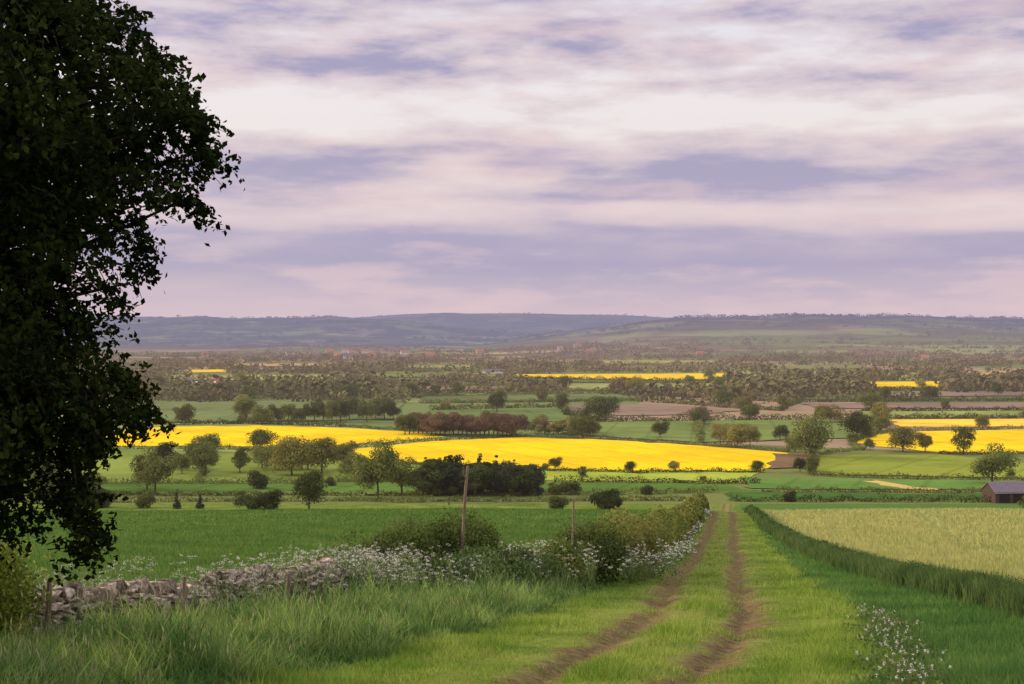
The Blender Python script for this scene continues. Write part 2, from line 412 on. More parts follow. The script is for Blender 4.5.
LIST=[(155,494,46,'mid','loose'),(147,490,34,'mid','round'),(205,476,32,'mid','loose'),(240,473,26,'mid','round'),(292,476,40,'yellow','wide'),(322,474,36,'yellow','round'),
(378,500,54,'mid','round'),(402,494,36,'mid','loose'),(322,511,36,'dark','round'),(163,470,28,'dark','round'),(185,425,22,'mid','loose'),
(344,470,30,'mid','round'),(262,468,24,'mid','loose'),(992,484,40,'mid','loose'),(735,447,26,'yellow','wide'),(605,421,26,'dark','wide'),(497,412,20,'dark','round'),(700,426,18,'mid','round'),
(830,423,20,'yellow','wide'),(780,441,16,'dark','round'),(660,438,18,'mid','round'),(572,434,18,'yellow','round'),(545,434,14,'brown','round'),
(882,419,14,'mid','loose'),(903,452,26,'yellow','wide'),(925,452,20,'yellow','round'),(880,432,16,'mid','loose'),(870,450,12,'mid','round'),
(250,396,16,'dark','round'),(220,398,16,'dark','loose'),(350,400,16,'dark','wide'),(410,396,14,'mid','round'),(565,390,14,'mid','wide'),(690,388,12,'mid','wide'),
(765,396,12,'mid','round'),(930,400,14,'dark','wide'),(998,396,14,'dark','round'),(540,430,16,'yellow','round'),(590,436,14,'mid','round'),(555,470,14,'yellow','round'),(815,452,16,'mid','loose'),(795,452,18,'mid','wide'),
(720,444,20,'yellow','round'),(750,446,20,'yellow','round'),(50,492,36,'mid','round'),(30,480,30,'dark','wide'),(275,470,26,'mid','wide'),(308,470,26,'mid','round'),(820,422,16,'mid','round'),(182,474,20,'mid','round'),(355,480,26,'mid','wide'),(812,474,18,'mid','round'),(800,472,14,'dark','round')]
for a in LIST:add_tree(*a,parts=True)
for a in [(258,489,20,'dark','bush'),(285,511,20,'dark','bush'),(270,511,16,'dark','bush'),(88,491,20,'mid','bush'),(122,509,22,'dark','bush'),(105,509,20,'dark','bush'),(160,509,14,'mid','bush'),
 (555,511,14,'dark','bush'),(600,510,20,'dark','bush'),(608,510,16,'dark','bush'),(558,495,13,'mid','bush'),(571,495,13,'dark','bush'),(646,495,10,'dark','bush'),(790,503,12,'dark','bush'),(995,512,14,'dark','bush'),
 (545,470,8,'yellow','bush'),(703,481,6,'mid','bush'),(60,492,18,'mid','bush'),(45,500,20,'dark','bush'),(240,500,10,'mid','bush'),(330,486,10,'dark','bush')]:
    add_tree(*a,wf=1.0)
for a in [(195,510,16,'blue','cone'),(217,510,14,'blue','cone'),(583,480,14,'mid','tall'),(1010,479,10,'mid','round')]:add_tree(*a)
for i in range(40):
    px=424+118*(i%20)/20+random.uniform(-3,3);row=i//20
    add_tree(px,497-row*4-random.uniform(0,2),random.uniform(25,37)*(1-.3*max(0,(px-505)/40)),'blue' if random.random()<.6 else 'dark',random.choice(['cone','tall','round']),wf=1.15)
for i in range(26):
    px=405+115*i/26;add_tree(px,434.5+random.uniform(-1.5,1)+2*(i/26),random.uniform(18,23),'brown' if px>418 else 'mid','round',wf=1.2)
for i in range(16):
    px=262+140*i/16;add_tree(px,424-5*(i/16)+random.uniform(-2,2),random.uniform(14,24),random.choice(['dark','mid','mid']),'round')
for i in range(14):
    px=535+65*i/14;add_tree(px,434+random.uniform(-1,2),random.uniform(9,15),random.choice(['yellow','mid']),'round')

# ---------------------------------------------------------------- hedges
def hedge_vf(P,h,w,dens,ls,hvar=.4,dscale=False):
    P=np.array(P,float);seg=np.linalg.norm(np.diff(P,axis=0),axis=1);cum=np.concatenate([[0],np.cumsum(seg)])
    n=int(cum[-1]*dens);t=R.uniform(0,cum[-1],n)
    if dscale:
        k=R.random(n);t=cum[-1]*(k**2.2)
    x=np.interp(t,cum,P[:,0]);y=np.interp(t,cum,P[:,1])
    d=np.diff(P,axis=0)/seg[:,None];si=np.clip(np.searchsorted(cum,t,side='right')-1,0,len(seg)-1);nx,ny=-d[si,1],d[si,0]
    hn_=SN(1.2/max(h,1),int(R.integers(1e6)),3);hh=h*(1+hvar*hn_(x,y)*.5)
    ang=R.uniform(0,math.pi,n);rr=R.uniform(.55,1.05,n)
    lat=np.cos(ang)*w/2*rr;zz=np.abs(np.sin(ang))**.6*rr*hh;zz=np.where(R.random(n)<.35,zz*R.random(n),zz)
    lat=lat*(1+.3*hn_(y,x))
    C=np.stack([x+nx*lat,y+ny*lat,np.zeros(n)],1);C[:,2]=gz(C[:,0],C[:,1],False)+zz
    nr_=np.stack([nx*np.cos(ang),ny*np.cos(ang),np.sin(ang)],1)+.8*rndunit(n);nr_/=np.linalg.norm(nr_,axis=1)[:,None]
    s=ls*R.uniform(.6,1.4,n)
    if dscale:s=s*np.clip(y/40,.8,4)
    return leafquads(C,nr_,s,.75)
HED=[[(60,449),(180,449),(330,450)],[(330,450),(440,440.5),(520,437)],[(330,459),(430,465),(540,471),(640,472.5),(765,472.5)],[(520,436.5),(600,439),(700,445),(790,452)],
[(40,484),(250,483.5),(420,482)],[(560,482),(700,483.5),(760,484)],[(-40,497),(200,496.5),(420,496)],[(540,496),(640,494.5),(720,493)],[(-40,503.5),(300,503),(700,502)],
[(815,455),(812,475)],[(812,476),(940,480),(1060,482)],[(760,493),(900,493),(1060,494)],[(730,503),(900,503.5),(1060,503.5)],[(940,454),(1060,455)],[(815,455),(860,450),(850,443)],
[(850,443),(890,431.5),(1060,428)],[(890,419),(1060,418)],[(600,422),(880,419.5)],[(560,404),(565,414),(600,422)],[(650,402),(780,411),(800,402)],[(430,410),(560,407)],
[(100,425),(260,424),(345,427)],[(345,427),(430,432)],[(100,400),(250,399),(400,397)],[(400,397),(620,393.5)],[(620,393.5),(780,402),(1060,401)],[(330,387),(545,385.5)],[(545,392),(350,394.5)],
[(860,411.5),(1060,410.5)],[(860,391),(1060,390)],[(560,383),(720,383)],[(560,391.5),(730,390.5)],[(735,381),(640,381),(520,378)],[(866,389),(950,389)],[(120,385),(330,387)],[(420,403.5),(640,401)],
[(390,467),(386,482)],[(212,450),(200,483)],[(250,399),(240,424)],[(880,420),(872,438)],[(700,421),(700,443)],[(60,450),(30,484)]]
HP=[]
for pl in HED:
    P=[W(*q) for q in pl];d=P[0][1]
    P2=[]
    for a,b in zip(P,P[1:]):
        for k in range(8):P2.append((a[0]+(b[0]-a[0])*k/8+R.normal()*1.,a[1]+(b[1]-a[1])*k/8+R.normal()*1.5))
    P2.append(P[-1])
    Vh,Fh=hedge_vf(P2,random.uniform(1.4,2.4) if d<800 else random.uniform(2.2,3.8),2.6 if d<800 else 4,28 if d<800 else 18,.26 if d<800 else .5,hvar=.9)
    tone=random.choice(['dark','mid','mid'])
    meta(mkobj('hedge',mkmesh('hedge',Vh,Fh,[TONE[tone]])),'clipped '+TL[tone]+' hedgerow dividing valley fields','hedge',group='valley hedgerows')
    if d>560:
        L=sum(math.dist(a,b) for a,b in zip(P,P[1:]))
        for k in range(max(1,int(L/60))):HP.append((P2,random.random()))
random.shuffle(HP)
for P2,q in HP:
    if NT>=297:break
    i=min(int(q*(len(P2)-1)),len(P2)-2);f=random.random();a=P2[i];b=P2[i+1]
    xx,yy_=a[0]+(b[0]-a[0])*f,a[1]+(b[1]-a[1])*f
    ppy_=HY+51*F/yy_;ppx_=512+F*xx/yy_
    H=random.choice([6,8,10,12,14,16])*random.uniform(.85,1.15)
    if 436<ppy_<474 and 330<ppx_<790 and ppy_>460:H=min(H,5)
    tt=random.choice(['dark','mid','mid','yellow','mid','mid'] if random.random()<.9 else ['brown'])
    add_tree(None,None,None,tt,random.choice(['round','wide','loose','wide']),x=xx,y=yy_+random.uniform(-3,3),H=H)
print('TREES',NT,'cand',len(HP))
# distant woodland mass
TC=[]
for i in range(330):
    py=341+(404-341)*random.random()**1.15;d=min(51*F/(py-HY),7200);x0=(random.uniform(-150,1170)-512)/F*d
    if d<1100:continue
    L=random.uniform(60,420)*(1+d/3000);a=random.gauss(0,.3) if random.random()<.8 else random.uniform(0,3.1)
    n=int(L/(6+d/420)*random.uniform(.4,1.2))+1;tt=R.uniform(-.5,.5,n)*L
    sp_=random.choice([3,3,3,16,30])
    TC.append(np.stack([x0+np.cos(a)*tt+R.normal(size=n)*sp_,d+np.sin(a)*tt+R.normal(size=n)*sp_],1))
for (cx,cy,rx_,n) in [(800,392,80,460),(845,391,30,140),(735,384,20,50),(450,374,90,130),(640,366,80,100),(170,366,60,100),(960,366,60,110),(350,360,150,240),(550,354,180,300),(900,358,160,260),(120,384,60,90),(965,389,22,60),(420,362,60,100),(300,378,40,40),(330,396,70,90)]:
    x0,d=W(cx,cy);r=rx_/F*d;q=R.normal(size=(n,2))*.45;TC.append(np.stack([x0+q[:,0]*r,d+np.abs(q[:,1])*r*1.0],1))
for y0,sp in ((6480,2200),(7880,3000),(11150,5200),(5900,2600),(6200,2600),(5200,2400)):
    n=700;xx=R.uniform(-sp*1.2,sp*1.2,n);k=hn2(xx*3,y0+0*xx)>.1;TC.append(np.stack([xx[k],y0+R.normal(size=k.sum())*70],1))
TC=np.concatenate(TC);d=TC[:,1];TC=TC[(d>1050)&(d<11400)]
ppx=512+F*TC[:,0]/TC[:,1];ppy=HY+51*F/TC[:,1]
keep=np.ones(len(TC),bool)
for nm,P in polys_px:
    if nm=='rapeseed_field':
        for o_ in (0,1.6,3.5,6,8):keep&=~inpoly(ppx,ppy-o_,P)
    elif P[:,1].max()<420:
        for o_ in (0,1.5,3):keep&=~(inpoly(ppx,ppy-o_,P)&(R.random(len(TC))<.8))
TC=TC[keep];m=26;n=len(TC)
hh=np.clip(R.lognormal(2.05,.45,n),3.5,17)
dd=rndunit(n*m).reshape(n,m,3);base=np.stack([TC[:,0],TC[:,1],gz(TC[:,0],TC[:,1])],1)
C=base[:,None,:]+dd*np.array([.9,.7,.38])*hh[:,None,None]+np.array([0,0,1])*(hh*.36)[:,None,None]
C=C.reshape(-1,3);nn=(dd.reshape(-1,3)+.3*rndunit(n*m));nn/=np.linalg.norm(nn,axis=1)[:,None]
Vw,Fw=leafquads(C,nn,(R.uniform(.9,1.8,(n,m))*(hh/8)[:,None]).ravel(),.8)
def mat_woodland():
    m,t=newmat('distant_woodland')
    n1=t.noise(t.pos,.012,3,.6);n2=t.noise(t.pos,.0025,3)
    c=t.mix(t.ss(n1,.35,.65),(.085,.095,.035),(.165,.16,.06))
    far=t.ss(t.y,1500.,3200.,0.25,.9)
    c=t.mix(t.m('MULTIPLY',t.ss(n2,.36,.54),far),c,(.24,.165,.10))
    k=t.m('ADD',.75,t.m('MULTIPLY',t.noise(t.pos,.05,2),.5))
    c=t.mix(1.,c,t.comb(k,k,k),'MULTIPLY')
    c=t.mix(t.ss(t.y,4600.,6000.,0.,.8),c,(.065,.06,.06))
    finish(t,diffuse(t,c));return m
meta(mkobj('distant_woodland',mkmesh('distant_woodland',Vw,Fw,[mat_woodland()])),'mass of distant brown and green copses and hedgerows','woodland','stuff')

# ---------------------------------------------------------------- foreground hedges
M_hl=foliage('hedge_leaf',(.09,.13,.03),(.20,.20,.055),.6,.3,vary=.7)
M_hr=foliage('low_hedge_leaf',(.05,.10,.03),(.095,.15,.045),.6,.3,vary=.6)
def nearhedge(fn,y0,y1,h,w,n,ls,mat,label,off=0.,hv=.35):
    yy=np.linspace(y0,y1,60);P=np.stack([fn(yy)+off,yy],1)
    L=np.sum(np.linalg.norm(np.diff(P,axis=0),axis=1))
    Vh,Fh=hedge_vf(P,h,w,n/L,ls,dscale=True,hvar=hv)
    return meta(mkobj('hedge',mkmesh('hedge',Vh,Fh,[mat])),label,'hedge')
nearhedge(xw,41,176,1.7,1.8,90000,.042,M_hl,'untrimmed brownish green hedge beside the grassy track',hv=.75)
nearhedge(xr,16,176,.62,.8,80000,.03,M_hr,'low dense green hedge edging the barley field',hv=.4)
def bush(x,y,w,h,n,ls,mat,label):
    C=[];N_=[]
    for i in range(22):
        v=rndunit(1)[0];c=np.array([v[0]*w*.36,v[1]*w*.36,h*.48+v[2]*h*.32]);k=R.uniform(.16,.34)*min(w,h)
        d=rndunit(n//22);C.append(c+d*k*R.uniform(.5,1.15,(n//22,1)));N_.append(d+.8*rndunit(n//22))
    C=np.concatenate(C);N_=np.concatenate(N_);N_/=np.linalg.norm(N_,axis=1)[:,None]
    C[:,2]=np.maximum(C[:,2],.02)
    Vb,Fb=leafquads(C,N_,R.uniform(.6,1.3,len(C))*ls,.65)
    o=mkobj('bush',mkmesh('bush',Vb,Fb,[mat]));o.location=(x,y,float(gz(x,y,False)));meta(o,label,'bush');return o
M_b1=foliage('hawthorn_leaf',(.065,.10,.027),(.125,.16,.045),1.2,.3,vary=.7)
M_b2=foliage('yellow_green_shrub_leaf',(.14,.19,.03),(.24,.28,.05),1.2,.35,vary=.7)  # yellow-green leaf colour of the shrubs under the big tree
M_b3=foliage('nettle_leaf',(.10,.16,.045),(.17,.23,.08),1.2,.35,vary=.7)
bush(-3.0,35.2,2.6,2.0,12000,.040,M_b1,'dark green hawthorn bush beside leaning pole')
bush(-1.3,36.4,2.6,2.1,12000,.040,M_b1,'dark green hawthorn bush among cow parsley')
bush(-4.1,33.6,2.0,1.4,7000,.038,M_b3,'small nettle clump at the end of the wall')
bush(-2.2,33.6,2.2,1.2,7000,.038,M_b3,'pale green leafy clump below hawthorn bush')
bush(-.9,34.6,2.2,1.2,7000,.038,M_b3,'pale green weedy clump around pole foot')
bush(.2,37.8,2.2,1.2,7000,.040,M_b3,'light green shrub in tall grass')
bush(-.2,36.4,1.8,1.0,6000,.038,M_b3,'yellow-green shrub in tall grass')
bush(1.2,39.4,2.0,1.3,7000,.040,M_hl,'green shrub beside hedge')
bush(2.2,41.4,2.2,1.9,10000,.040,M_b1,'dense dark bush where the hedge begins')
bush(3.2,43.8,2.0,1.8,9000,.040,M_hl,'brownish green bush at the hedge end')
bush(4.0,47,1.8,1.8,8000,.042,M_hl,'brown green bush within the hedge')
bush(-6.9,18.8,1.2,1.9,9000,.030,M_b2,'bright yellow-green shrub beneath big tree')
bush(-7.8,19.8,2.0,2.0,9000,.034,M_b2,'green shrub beneath big tree')

# ---------------------------------------------------------------- grass
def sample(n,d0,d1,pxa=-60,pxb=1084):
    d=d0*(d1/d0)**R.random(n);px=R.uniform(pxa,pxb,n);return (px-512)/F*d,d
def blades(x,y,L,w,lean=.5,seg=1,zoff=0):
    n=len(x);z=gz(x,y)+zoff;a=R.uniform(0,6.283,n);b=R.uniform(0,6.283,n)
    side=np.stack([np.cos(a),np.sin(a),0*a],1)*w[:,None];ln=R.uniform(.15,1,n)*lean
    tip=np.stack([np.cos(b)*ln,np.sin(b)*ln,1-.3*ln],1)*L[:,None];P=np.stack([x,y,z-.02],1)
    if seg==1:
        return np.stack([P-side,P+side,P+tip],1).reshape(-1,3),[np.arange(3*n).reshape(n,3)]
    mid=tip*np.array([.35,.35,.6]);V=np.stack([P-side,P+side,P+mid+side*.8,P+mid-side*.8,P+tip],1).reshape(-1,3)
    i=np.arange(n)*5
    return V,[np.stack([i,i+1,i+2,i+3],1),np.stack([i+3,i+2,i+4],1)]
cn=SN(1.3,21,3)
M_g1=foliage('short_grass_blade',(.15,.26,.035),(.29,.38,.075),.8,.4,vary=.7,objr=False)
M_g2=foliage('long_grass_blade',(.085,.18,.045),(.26,.37,.10),1.0,.45,vary=.95,objr=False)
M_seed=foliage('grass_seed_head',(.25,.27,.12),(.34,.33,.18),1.3,.3,vary=.5,objr=False)
M_g3=foliage('lush_grass_blade',(.075,.165,.04),(.13,.235,.06),.5,.4,vary=.6,objr=False)
M_g3b=foliage('margin_grass_blade',(.065,.12,.035),(.13,.19,.06),.5,.4,vary=.6,objr=False)
M_g4=foliage('wheat_blade',(.09,.175,.04),(.135,.225,.05),.3,.35,vary=.3,objr=False)
M_g5=foliage('barley_blade',(.32,.36,.12),(.42,.42,.16),.3,.35,vary=.4,objr=False)
x,y=sample(440000,12.5,150);u=U(x,y)
short=(u>verge(y)+.3*cn(x,y))&(u<2.75+.4*cn(y*.7,x))
rutd=np.minimum(np.abs(u+1.7),np.abs(u-.3));k=short&(R.random(len(x))<np.clip((rutd-.2+.38*cn(x*1.5,y*1.5))/.3,.07,1))
xs,ysx=x[k],y[k];cl=.5+.85*np.clip(cn(xs*.9,ysx*.9)+.3,0,1.4);mid=np.abs(u[k]+.7)<.5
Lg=R.uniform(.05,.15,len(xs))*cl*(1+.5*mid)*(1+.7*(u[k]>1.5)+.7*(u[k]<-3))
Vg,Fg=blades(xs,ysx,Lg,.004+.00022*ysx,1.0);meta(mkobj('grass',mkmesh('grass',Vg,Fg,[M_g1])),'short green grass covering the farm track','grass','stuff')
nt_=21000
xt,yt=sample(nt_*3,12.5,110);k=(U(xt,yt)<=verge(yt)+.35*cn(xt,yt)+.1)&(xt>xw(yt)-.2);xt,yt=xt[k],yt[k]
per=11;sp_=.12+.001*yt
xs=np.repeat(xt,per)+R.normal(size=len(xt)*per)*np.repeat(sp_,per);ysx=np.repeat(yt,per)+R.normal(size=len(xt)*per)*np.repeat(sp_,per)
vd=np.clip((verge(ysx)+.3-U(xs,ysx))/1.0,.2,1)
th=np.repeat(R.uniform(.3,1.0,len(xt)),per)*(1+.6*np.clip(cn(xs*1.2,ysx*1.2),-.8,1));nw=np.clip((xs-xw(ysx))/1.4,.6,1)
nw=np.where((ysx<33),nw,1)
L=R.uniform(.3,.88,len(xs))*vd*th*nw
Vg,Fg=blades(xs,ysx,L,.005+.00022*ysx,.95,2)
kk=np.flatnonzero((R.random(len(xs))<.06)&(L>.3));hx,hy=xs[kk],ysx[kk];hz=gz(hx,hy)+L[kk]*R.uniform(.85,1.15,len(kk))
ax=rndunit(len(kk))*.35+np.array([0,0,1]);ax/=np.linalg.norm(ax,axis=1)[:,None];a=R.uniform(0,3.14,len(kk));sd=np.stack([np.cos(a),np.sin(a),0*a],1)*.009
c0=np.stack([hx,hy,hz],1);ln=R.uniform(.04,.09,len(kk))[:,None]
Vh_=np.stack([c0-ax*ln,c0+sd,c0+ax*ln,c0-sd],1).reshape(-1,3);Fh_=np.arange(len(Vh_)).reshape(-1,4)+len(Vg)
meta(mkobj('long_grass',mkmesh('long_grass',np.concatenate([Vg,Vh_]),[*Fg,Fh_],[M_g2,M_seed],np.concatenate([np.zeros(sum(len(f) for f in Fg)),np.ones(len(Fh_))]))),'tall tangled green grass along the dry stone wall','grass','stuff')
k=(u>=2.6+.4*cn(y*.7,x))&(x<xr(y));xs,ysx=x[k],y[k]
Vg,Fg=blades(xs,ysx,R.uniform(.08,.24,len(xs))*(1+.35*np.clip(cn(xs,ysx),-1,1)),.006+.0003*ysx,.7,1);meta(mkobj('lush_grass',mkmesh('lush_grass',Vg,Fg,[M_g3])),'dark lush grass strip beside the track','grass','stuff')
n=60000;ym=16*(175/16)**R.random(n);xm=xr(ym)+R.normal(size=n)*.26
Vg,Fg=blades(xm,ym,R.uniform(.4,.78,n)*(1+.15*cn(xm,ym)),.005+.0003*ym,.45,2);meta(mkobj('tall_grass',mkmesh('tall_grass',Vg,Fg,[M_g3b])),'tall rough grass margin along the barley field','grass','stuff')
x,y=sample(240000,22,190)
k=(x<xw(y)-.6);xs,ysx=x[k],y[k];Vg,Fg=blades(xs,ysx,R.uniform(.15,.32,len(xs)),.008+.0005*ysx,.5)
meta(mkobj('wheat_crop',mkmesh('wheat_crop',Vg,Fg,[M_g4])),'even green young cereal crop','crop','stuff')
tram=np.abs(np.abs(np.mod((x-.24*y)/16,1)-.5)-.05)<.018
k=(x>xr(y)+.4)&~tram;xs,ysx=x[k],y[k];Vg,Fg=blades(xs,ysx,R.uniform(.25,.45,len(xs)),.008+.0005*ysx,.5)
meta(mkobj('barley_crop',mkmesh('barley_crop',Vg,Fg,[M_g5])),'pale ripening barley crop','crop','stuff')

# ---------------------------------------------------------------- cow parsley
M_white=plain('white_blossom',(.42,.41,.32),(.66,.63,.52),8,bs=0)
def parsley(PX,PY,label,hs=(.6,1.15),leaf=1,us=1.,kr=(4,11)):
    n=len(PX);Cs=[];St=[];Lf=[]
    z=gz(PX,PY,False)
    for i in range(n):
        H=R.uniform(*hs);ku=R.integers(*kr);D=max(1,PY[i]/80)*us
        for j in range(ku):
            c=np.array([PX[i]+R.normal()*.16,PY[i]+R.normal()*.16,z[i]+H*R.uniform(.6,1.05)])
            St.append((PX[i],PY[i],z[i]+H*.2,*c))
            m=15;a=R.uniform(0,6.28,m);r=np.sqrt(R.random(m))*R.uniform(.03,.07)*D
            Cs.append(np.stack([c[0]+np.cos(a)*r,c[1]+np.sin(a)*r,c[2]+R.uniform(-.02,.02,m)],1))
        if leaf:
            m=40;Lf.append(np.stack([PX[i]+R.normal(size=m)*.2,PY[i]+R.normal(size=m)*.2,z[i]+H*R.uniform(.05,.9,m)],1))
    Cs=np.concatenate(Cs);N_=rndunit(len(Cs))*.5+np.array([0,-.35,.9]);N_/=np.linalg.norm(N_,axis=1)[:,None]
    Vf,Ff=leafquads(Cs,N_,R.uniform(.006,.013,len(Cs))*np.clip(Cs[:,1]/38,.8,2.6),.9)
    St=np.array(St);o=np.array([.005,.002,0]);Vs=np.stack([St[:,:3]-o,St[:,:3]+o,St[:,3:]+o*.5,St[:,3:]-o*.5],1).reshape(-1,3)
    pr=[(Vf,Ff,0),(Vs,np.arange(len(Vs)).reshape(-1,4),1)]
    if leaf:
        Lf=np.concatenate(Lf);pr.append((*leafquads(Lf,rndunit(len(Lf)),R.uniform(.02,.05,len(Lf)),.5),1))
    V_,F_,mi=merge(pr)
    meta(mkobj('cow_parsley',mkmesh('cow_parsley',V_,F_,[M_white,M_b3],mi)),label,'wildflowers','stuff')
yy=R.uniform(30,45,430);xx=xw(yy)+np.abs(R.normal(size=430))*1.0-.05
cl=cn(xx*.8,yy*.8)>-.15;xx,yy=xx[cl],yy[cl]
yc=R.uniform(31.,40,200);xc=xw(yc)+R.uniform(-1.4,.6,200)
yb=R.uniform(21,35,190);xb=xw(yb)-R.uniform(.25,.7,190)
yf=R.uniform(25,35,40);xf=xw(yf)+R.uniform(.3,.8,40)
parsley(np.concatenate([xx,xb,xc,xf]),np.concatenate([yy,yb,yc,yf]),'white cow parsley frothing along wall and hedge foot',(.7,1.35))
yy=44*(165/44)**R.random(210);xx=xw(yy)+.95+np.abs(R.normal(size=210))*.4
cl=cn(xx*.6,yy*.3)>-.1;parsley(xx[cl],yy[cl],'white cow parsley along the hedge beside the track',(.3,.8),1,.85,(2,7))
yy=15.5+13*R.random(70)**1.1;xx=.153*yy-.75*(np.maximum(0,31-yy)/13.)**1.5+2.95+R.normal(size=70)*.16
parsley(xx,yy,'low white flowers at the edge of lush grass',(.12,.3),1,.35,(2,4))

# ---------------------------------------------------------------- dry stone wall
def hull_stone(seed):
    import bmesh
    r=np.random.default_rng(seed);bm=bmesh.new()
    for i in range(22):
        p=r.uniform(-1,1,3);p=np.sign(p)*np.abs(p)**.35
        bm.verts.new(p)
    bmesh.ops.convex_hull(bm,input=bm.verts[:])
    bmesh.ops.delete(bm,geom=[v for v in bm.verts if not v.link_faces],context='VERTS')
    bmesh.ops.triangulate(bm,faces=bm.faces[:])
    bm.verts.index_update();V=np.array([v.co[:] for v in bm.verts]);Fc=np.array([[v.index for v in f.verts] for f in bm.faces]);bm.free();return V,Fc
ST=[hull_stone(i) for i in range(12)]
def rot(a,b,c):
    from mathutils import Euler
    return np.array(Euler((a,b,c)).to_matrix())
parts=[];y=18.0
while y<34.0:
    x=float(xw(y));dx=float(xw(y+.1)-xw(y));ang=math.atan2(.1,dx);z=float(gz(x,y,False))
    dip=.09*math.sin(y*1.9)+.06*math.sin(y*4.3)-.14*max(0,math.sin(y*.8+1));top=.76+dip-.15*max(0,y-32)
    zc=0
    while zc<top:
        hs=random.uniform(.035,.085)
        for sd in (-.15,.15):
            Vs,Fs=random.choice(ST);l=random.uniform(.06,.16)
            M=rot(random.gauss(0,.14),random.gauss(0,.2),ang+random.gauss(0,.25))
            v=(Vs*np.array([l,.13,hs*.5+.004]))@M.T+np.array([x-sd*math.sin(ang)+random.gauss(0,.05),y+sd*math.cos(ang)+random.gauss(0,.06),z+zc+hs*.5]);parts.append((v,Fs,0))
        zc+=hs*1.15
    for k in range(2):
        if random.random()<.12:continue
        Vs,Fs=random.choice(ST)
        M=rot(0,0,ang)@rot(random.gauss(0,.2),random.gauss(.35,.5),random.gauss(0,.3))
        v=(Vs*np.array([random.uniform(.018,.05),.17,random.uniform(.07,.18)]))@M.T+np.array([x+dx*k*.7+random.gauss(0,.02),y+.065*k,z+zc+.07]);parts.append((v,Fs,0))
    y+=.125
V_,F_,mi=merge(parts)
M_stone=plain('limestone',(.15,.12,.085),(.46,.40,.31),9,bs=.8,bd=.04)
meta(mkobj('dry_stone_wall',mkmesh('dry_stone_wall',V_,F_,[M_stone])),'crumbling dry stone wall with upright coping stones','wall')

def post(px,yy,h,r,lean,label,name='fence_post',extra=None):
    x=(px-512)/F*yy;z=float(gz(x,yy,False));n=7
    P=[(lean[0]*t*h+.015*math.sin(t*7+px),lean[1]*t*h,t*h-.2) for t in np.linspace(0,1,n)]
    Vp,Fp=tube(P,[r*(1-.3*t)*(1+.06*math.sin(t*17)) for t in np.linspace(0,1,n)],9)
    top=len(Vp)-9
    V2=np.concatenate([Vp,[Vp[top:].mean(0)+[0,0,r*.25]]]);cap=np.array([(top+i,top+(i+1)%9,len(Vp)) for i in range(9)])
    Fl=[Fp,cap]
    for e in extra or []:
        Ve,Fe=tube(*e,6);Fl.append(Fe+len(V2));V2=np.concatenate([V2,Ve])
    o=mkobj(name,mkmesh(name,V2,Fl,[M_wood]));o.location=(x,yy,z);meta(o,label,'post');return o
post(46,20.2,1.35,.055,(.03,0),'short weathered timber fence post by the wall')
post(188,22.6,1.3,.045,(-.04,0),'grey timber fence post beside stone wall')
post(285,26.2,1.2,.045,(.05,0),'grey timber fence post in tall grass')
post(458,35.6,3.5,.05,(.07,0),'tall leaning weathered timber pole among bushes','timber_pole',extra=[([(.2,-.02,2.95),(.13,-.03,3.12),(.15,-.02,3.3)],[.012,.02,.012])])
post(573,40.4,2.7,.04,(.0,0),'slim upright timber pole beside the hedge','timber_pole')
post(36,22,.9,.05,(-.15,0),'leaning timber fence post in the shade')

# ---------------------------------------------------------------- big tree
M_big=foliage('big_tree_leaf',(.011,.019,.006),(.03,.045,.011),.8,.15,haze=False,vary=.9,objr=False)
TX,TY=-8.0,16.5
rz_=[(-2.7,1.2),(-2.3,2.5),(-1.86,2.7),(-1.2,3.0),(-.73,3.45),(-.3,3.4),(.05,3.3),(.6,3.35),(1.07,3.5),(1.5,3.9),(2.0,4.25),(2.5,4.3),(3.0,4.05),(3.8,3.5),(5,3.2),(7,2.3),(8.2,.8)]
def rad(z):return np.interp(z,[a for a,b in rz_],[b for a,b in rz_])
nclump=350;zc=R.uniform(-2.4,8,nclump);ac=R.uniform(0,6.283,nclump);rc=rad(zc)*np.sqrt(R.uniform(.4,1,nclump))*.94
zc2=R.uniform(-1.3,3.9,55);ac2=R.uniform(-1.1,.5,55);zc=np.concatenate([zc,zc2]);ac=np.concatenate([ac,ac2]);rc=np.concatenate([rc,rad(zc2)*R.uniform(.80,1.02,55)]);nclump=len(zc)
CL=np.stack([np.cos(ac)*rc,np.sin(ac)*rc,zc],1)
EX=[(4.3,-.3,2.45),(4.35,.2,2.15),(3.95,-.8,1.75),(4.1,.4,1.6),(3.45,-.5,-.75),(3.5,.3,-.9),(3.4,.0,-.5),(3.7,-.5,3.0),(3.0,-.4,-1.2),(3.1,-.5,-1.7),(3.1,-.45,-2.1),(3.05,-.5,-2.4),(2.95,-.3,-1.9)]
CL=np.concatenate([CL,np.array(EX)])
nt=9000;w=R.integers(0,len(CL),nt);sg=np.where((w>=nclump)[:,None],.16,1)
B0=CL[w]+R.normal(size=(nt,3))*np.array([.32,.32,.14])*sg**.5
B0[:,2]-=.16*(B0[:,0]**2+B0[:,1]**2)**.5*(np.linalg.norm(B0[:,:2],axis=1)-np.linalg.norm(CL[w][:,:2],axis=1))  # clumps droop outward
rr=np.linalg.norm(B0[:,:2],axis=1);mx=np.where(w>=nclump,6,rad(B0[:,2])*1.0);sc=np.minimum(1,mx/np.maximum(rr,.01));B0[:,:2]*=sc[:,None]
outd=B0*np.array([1,1,0]);outd/=np.linalg.norm(outd,axis=1)[:,None]+1e-6
D=outd*.8+rndunit(nt)*.6+np.array([0,0,-.35]);D/=np.linalg.norm(D,axis=1)[:,None]
Lt=R.uniform(.15,.42,nt);nlv=14
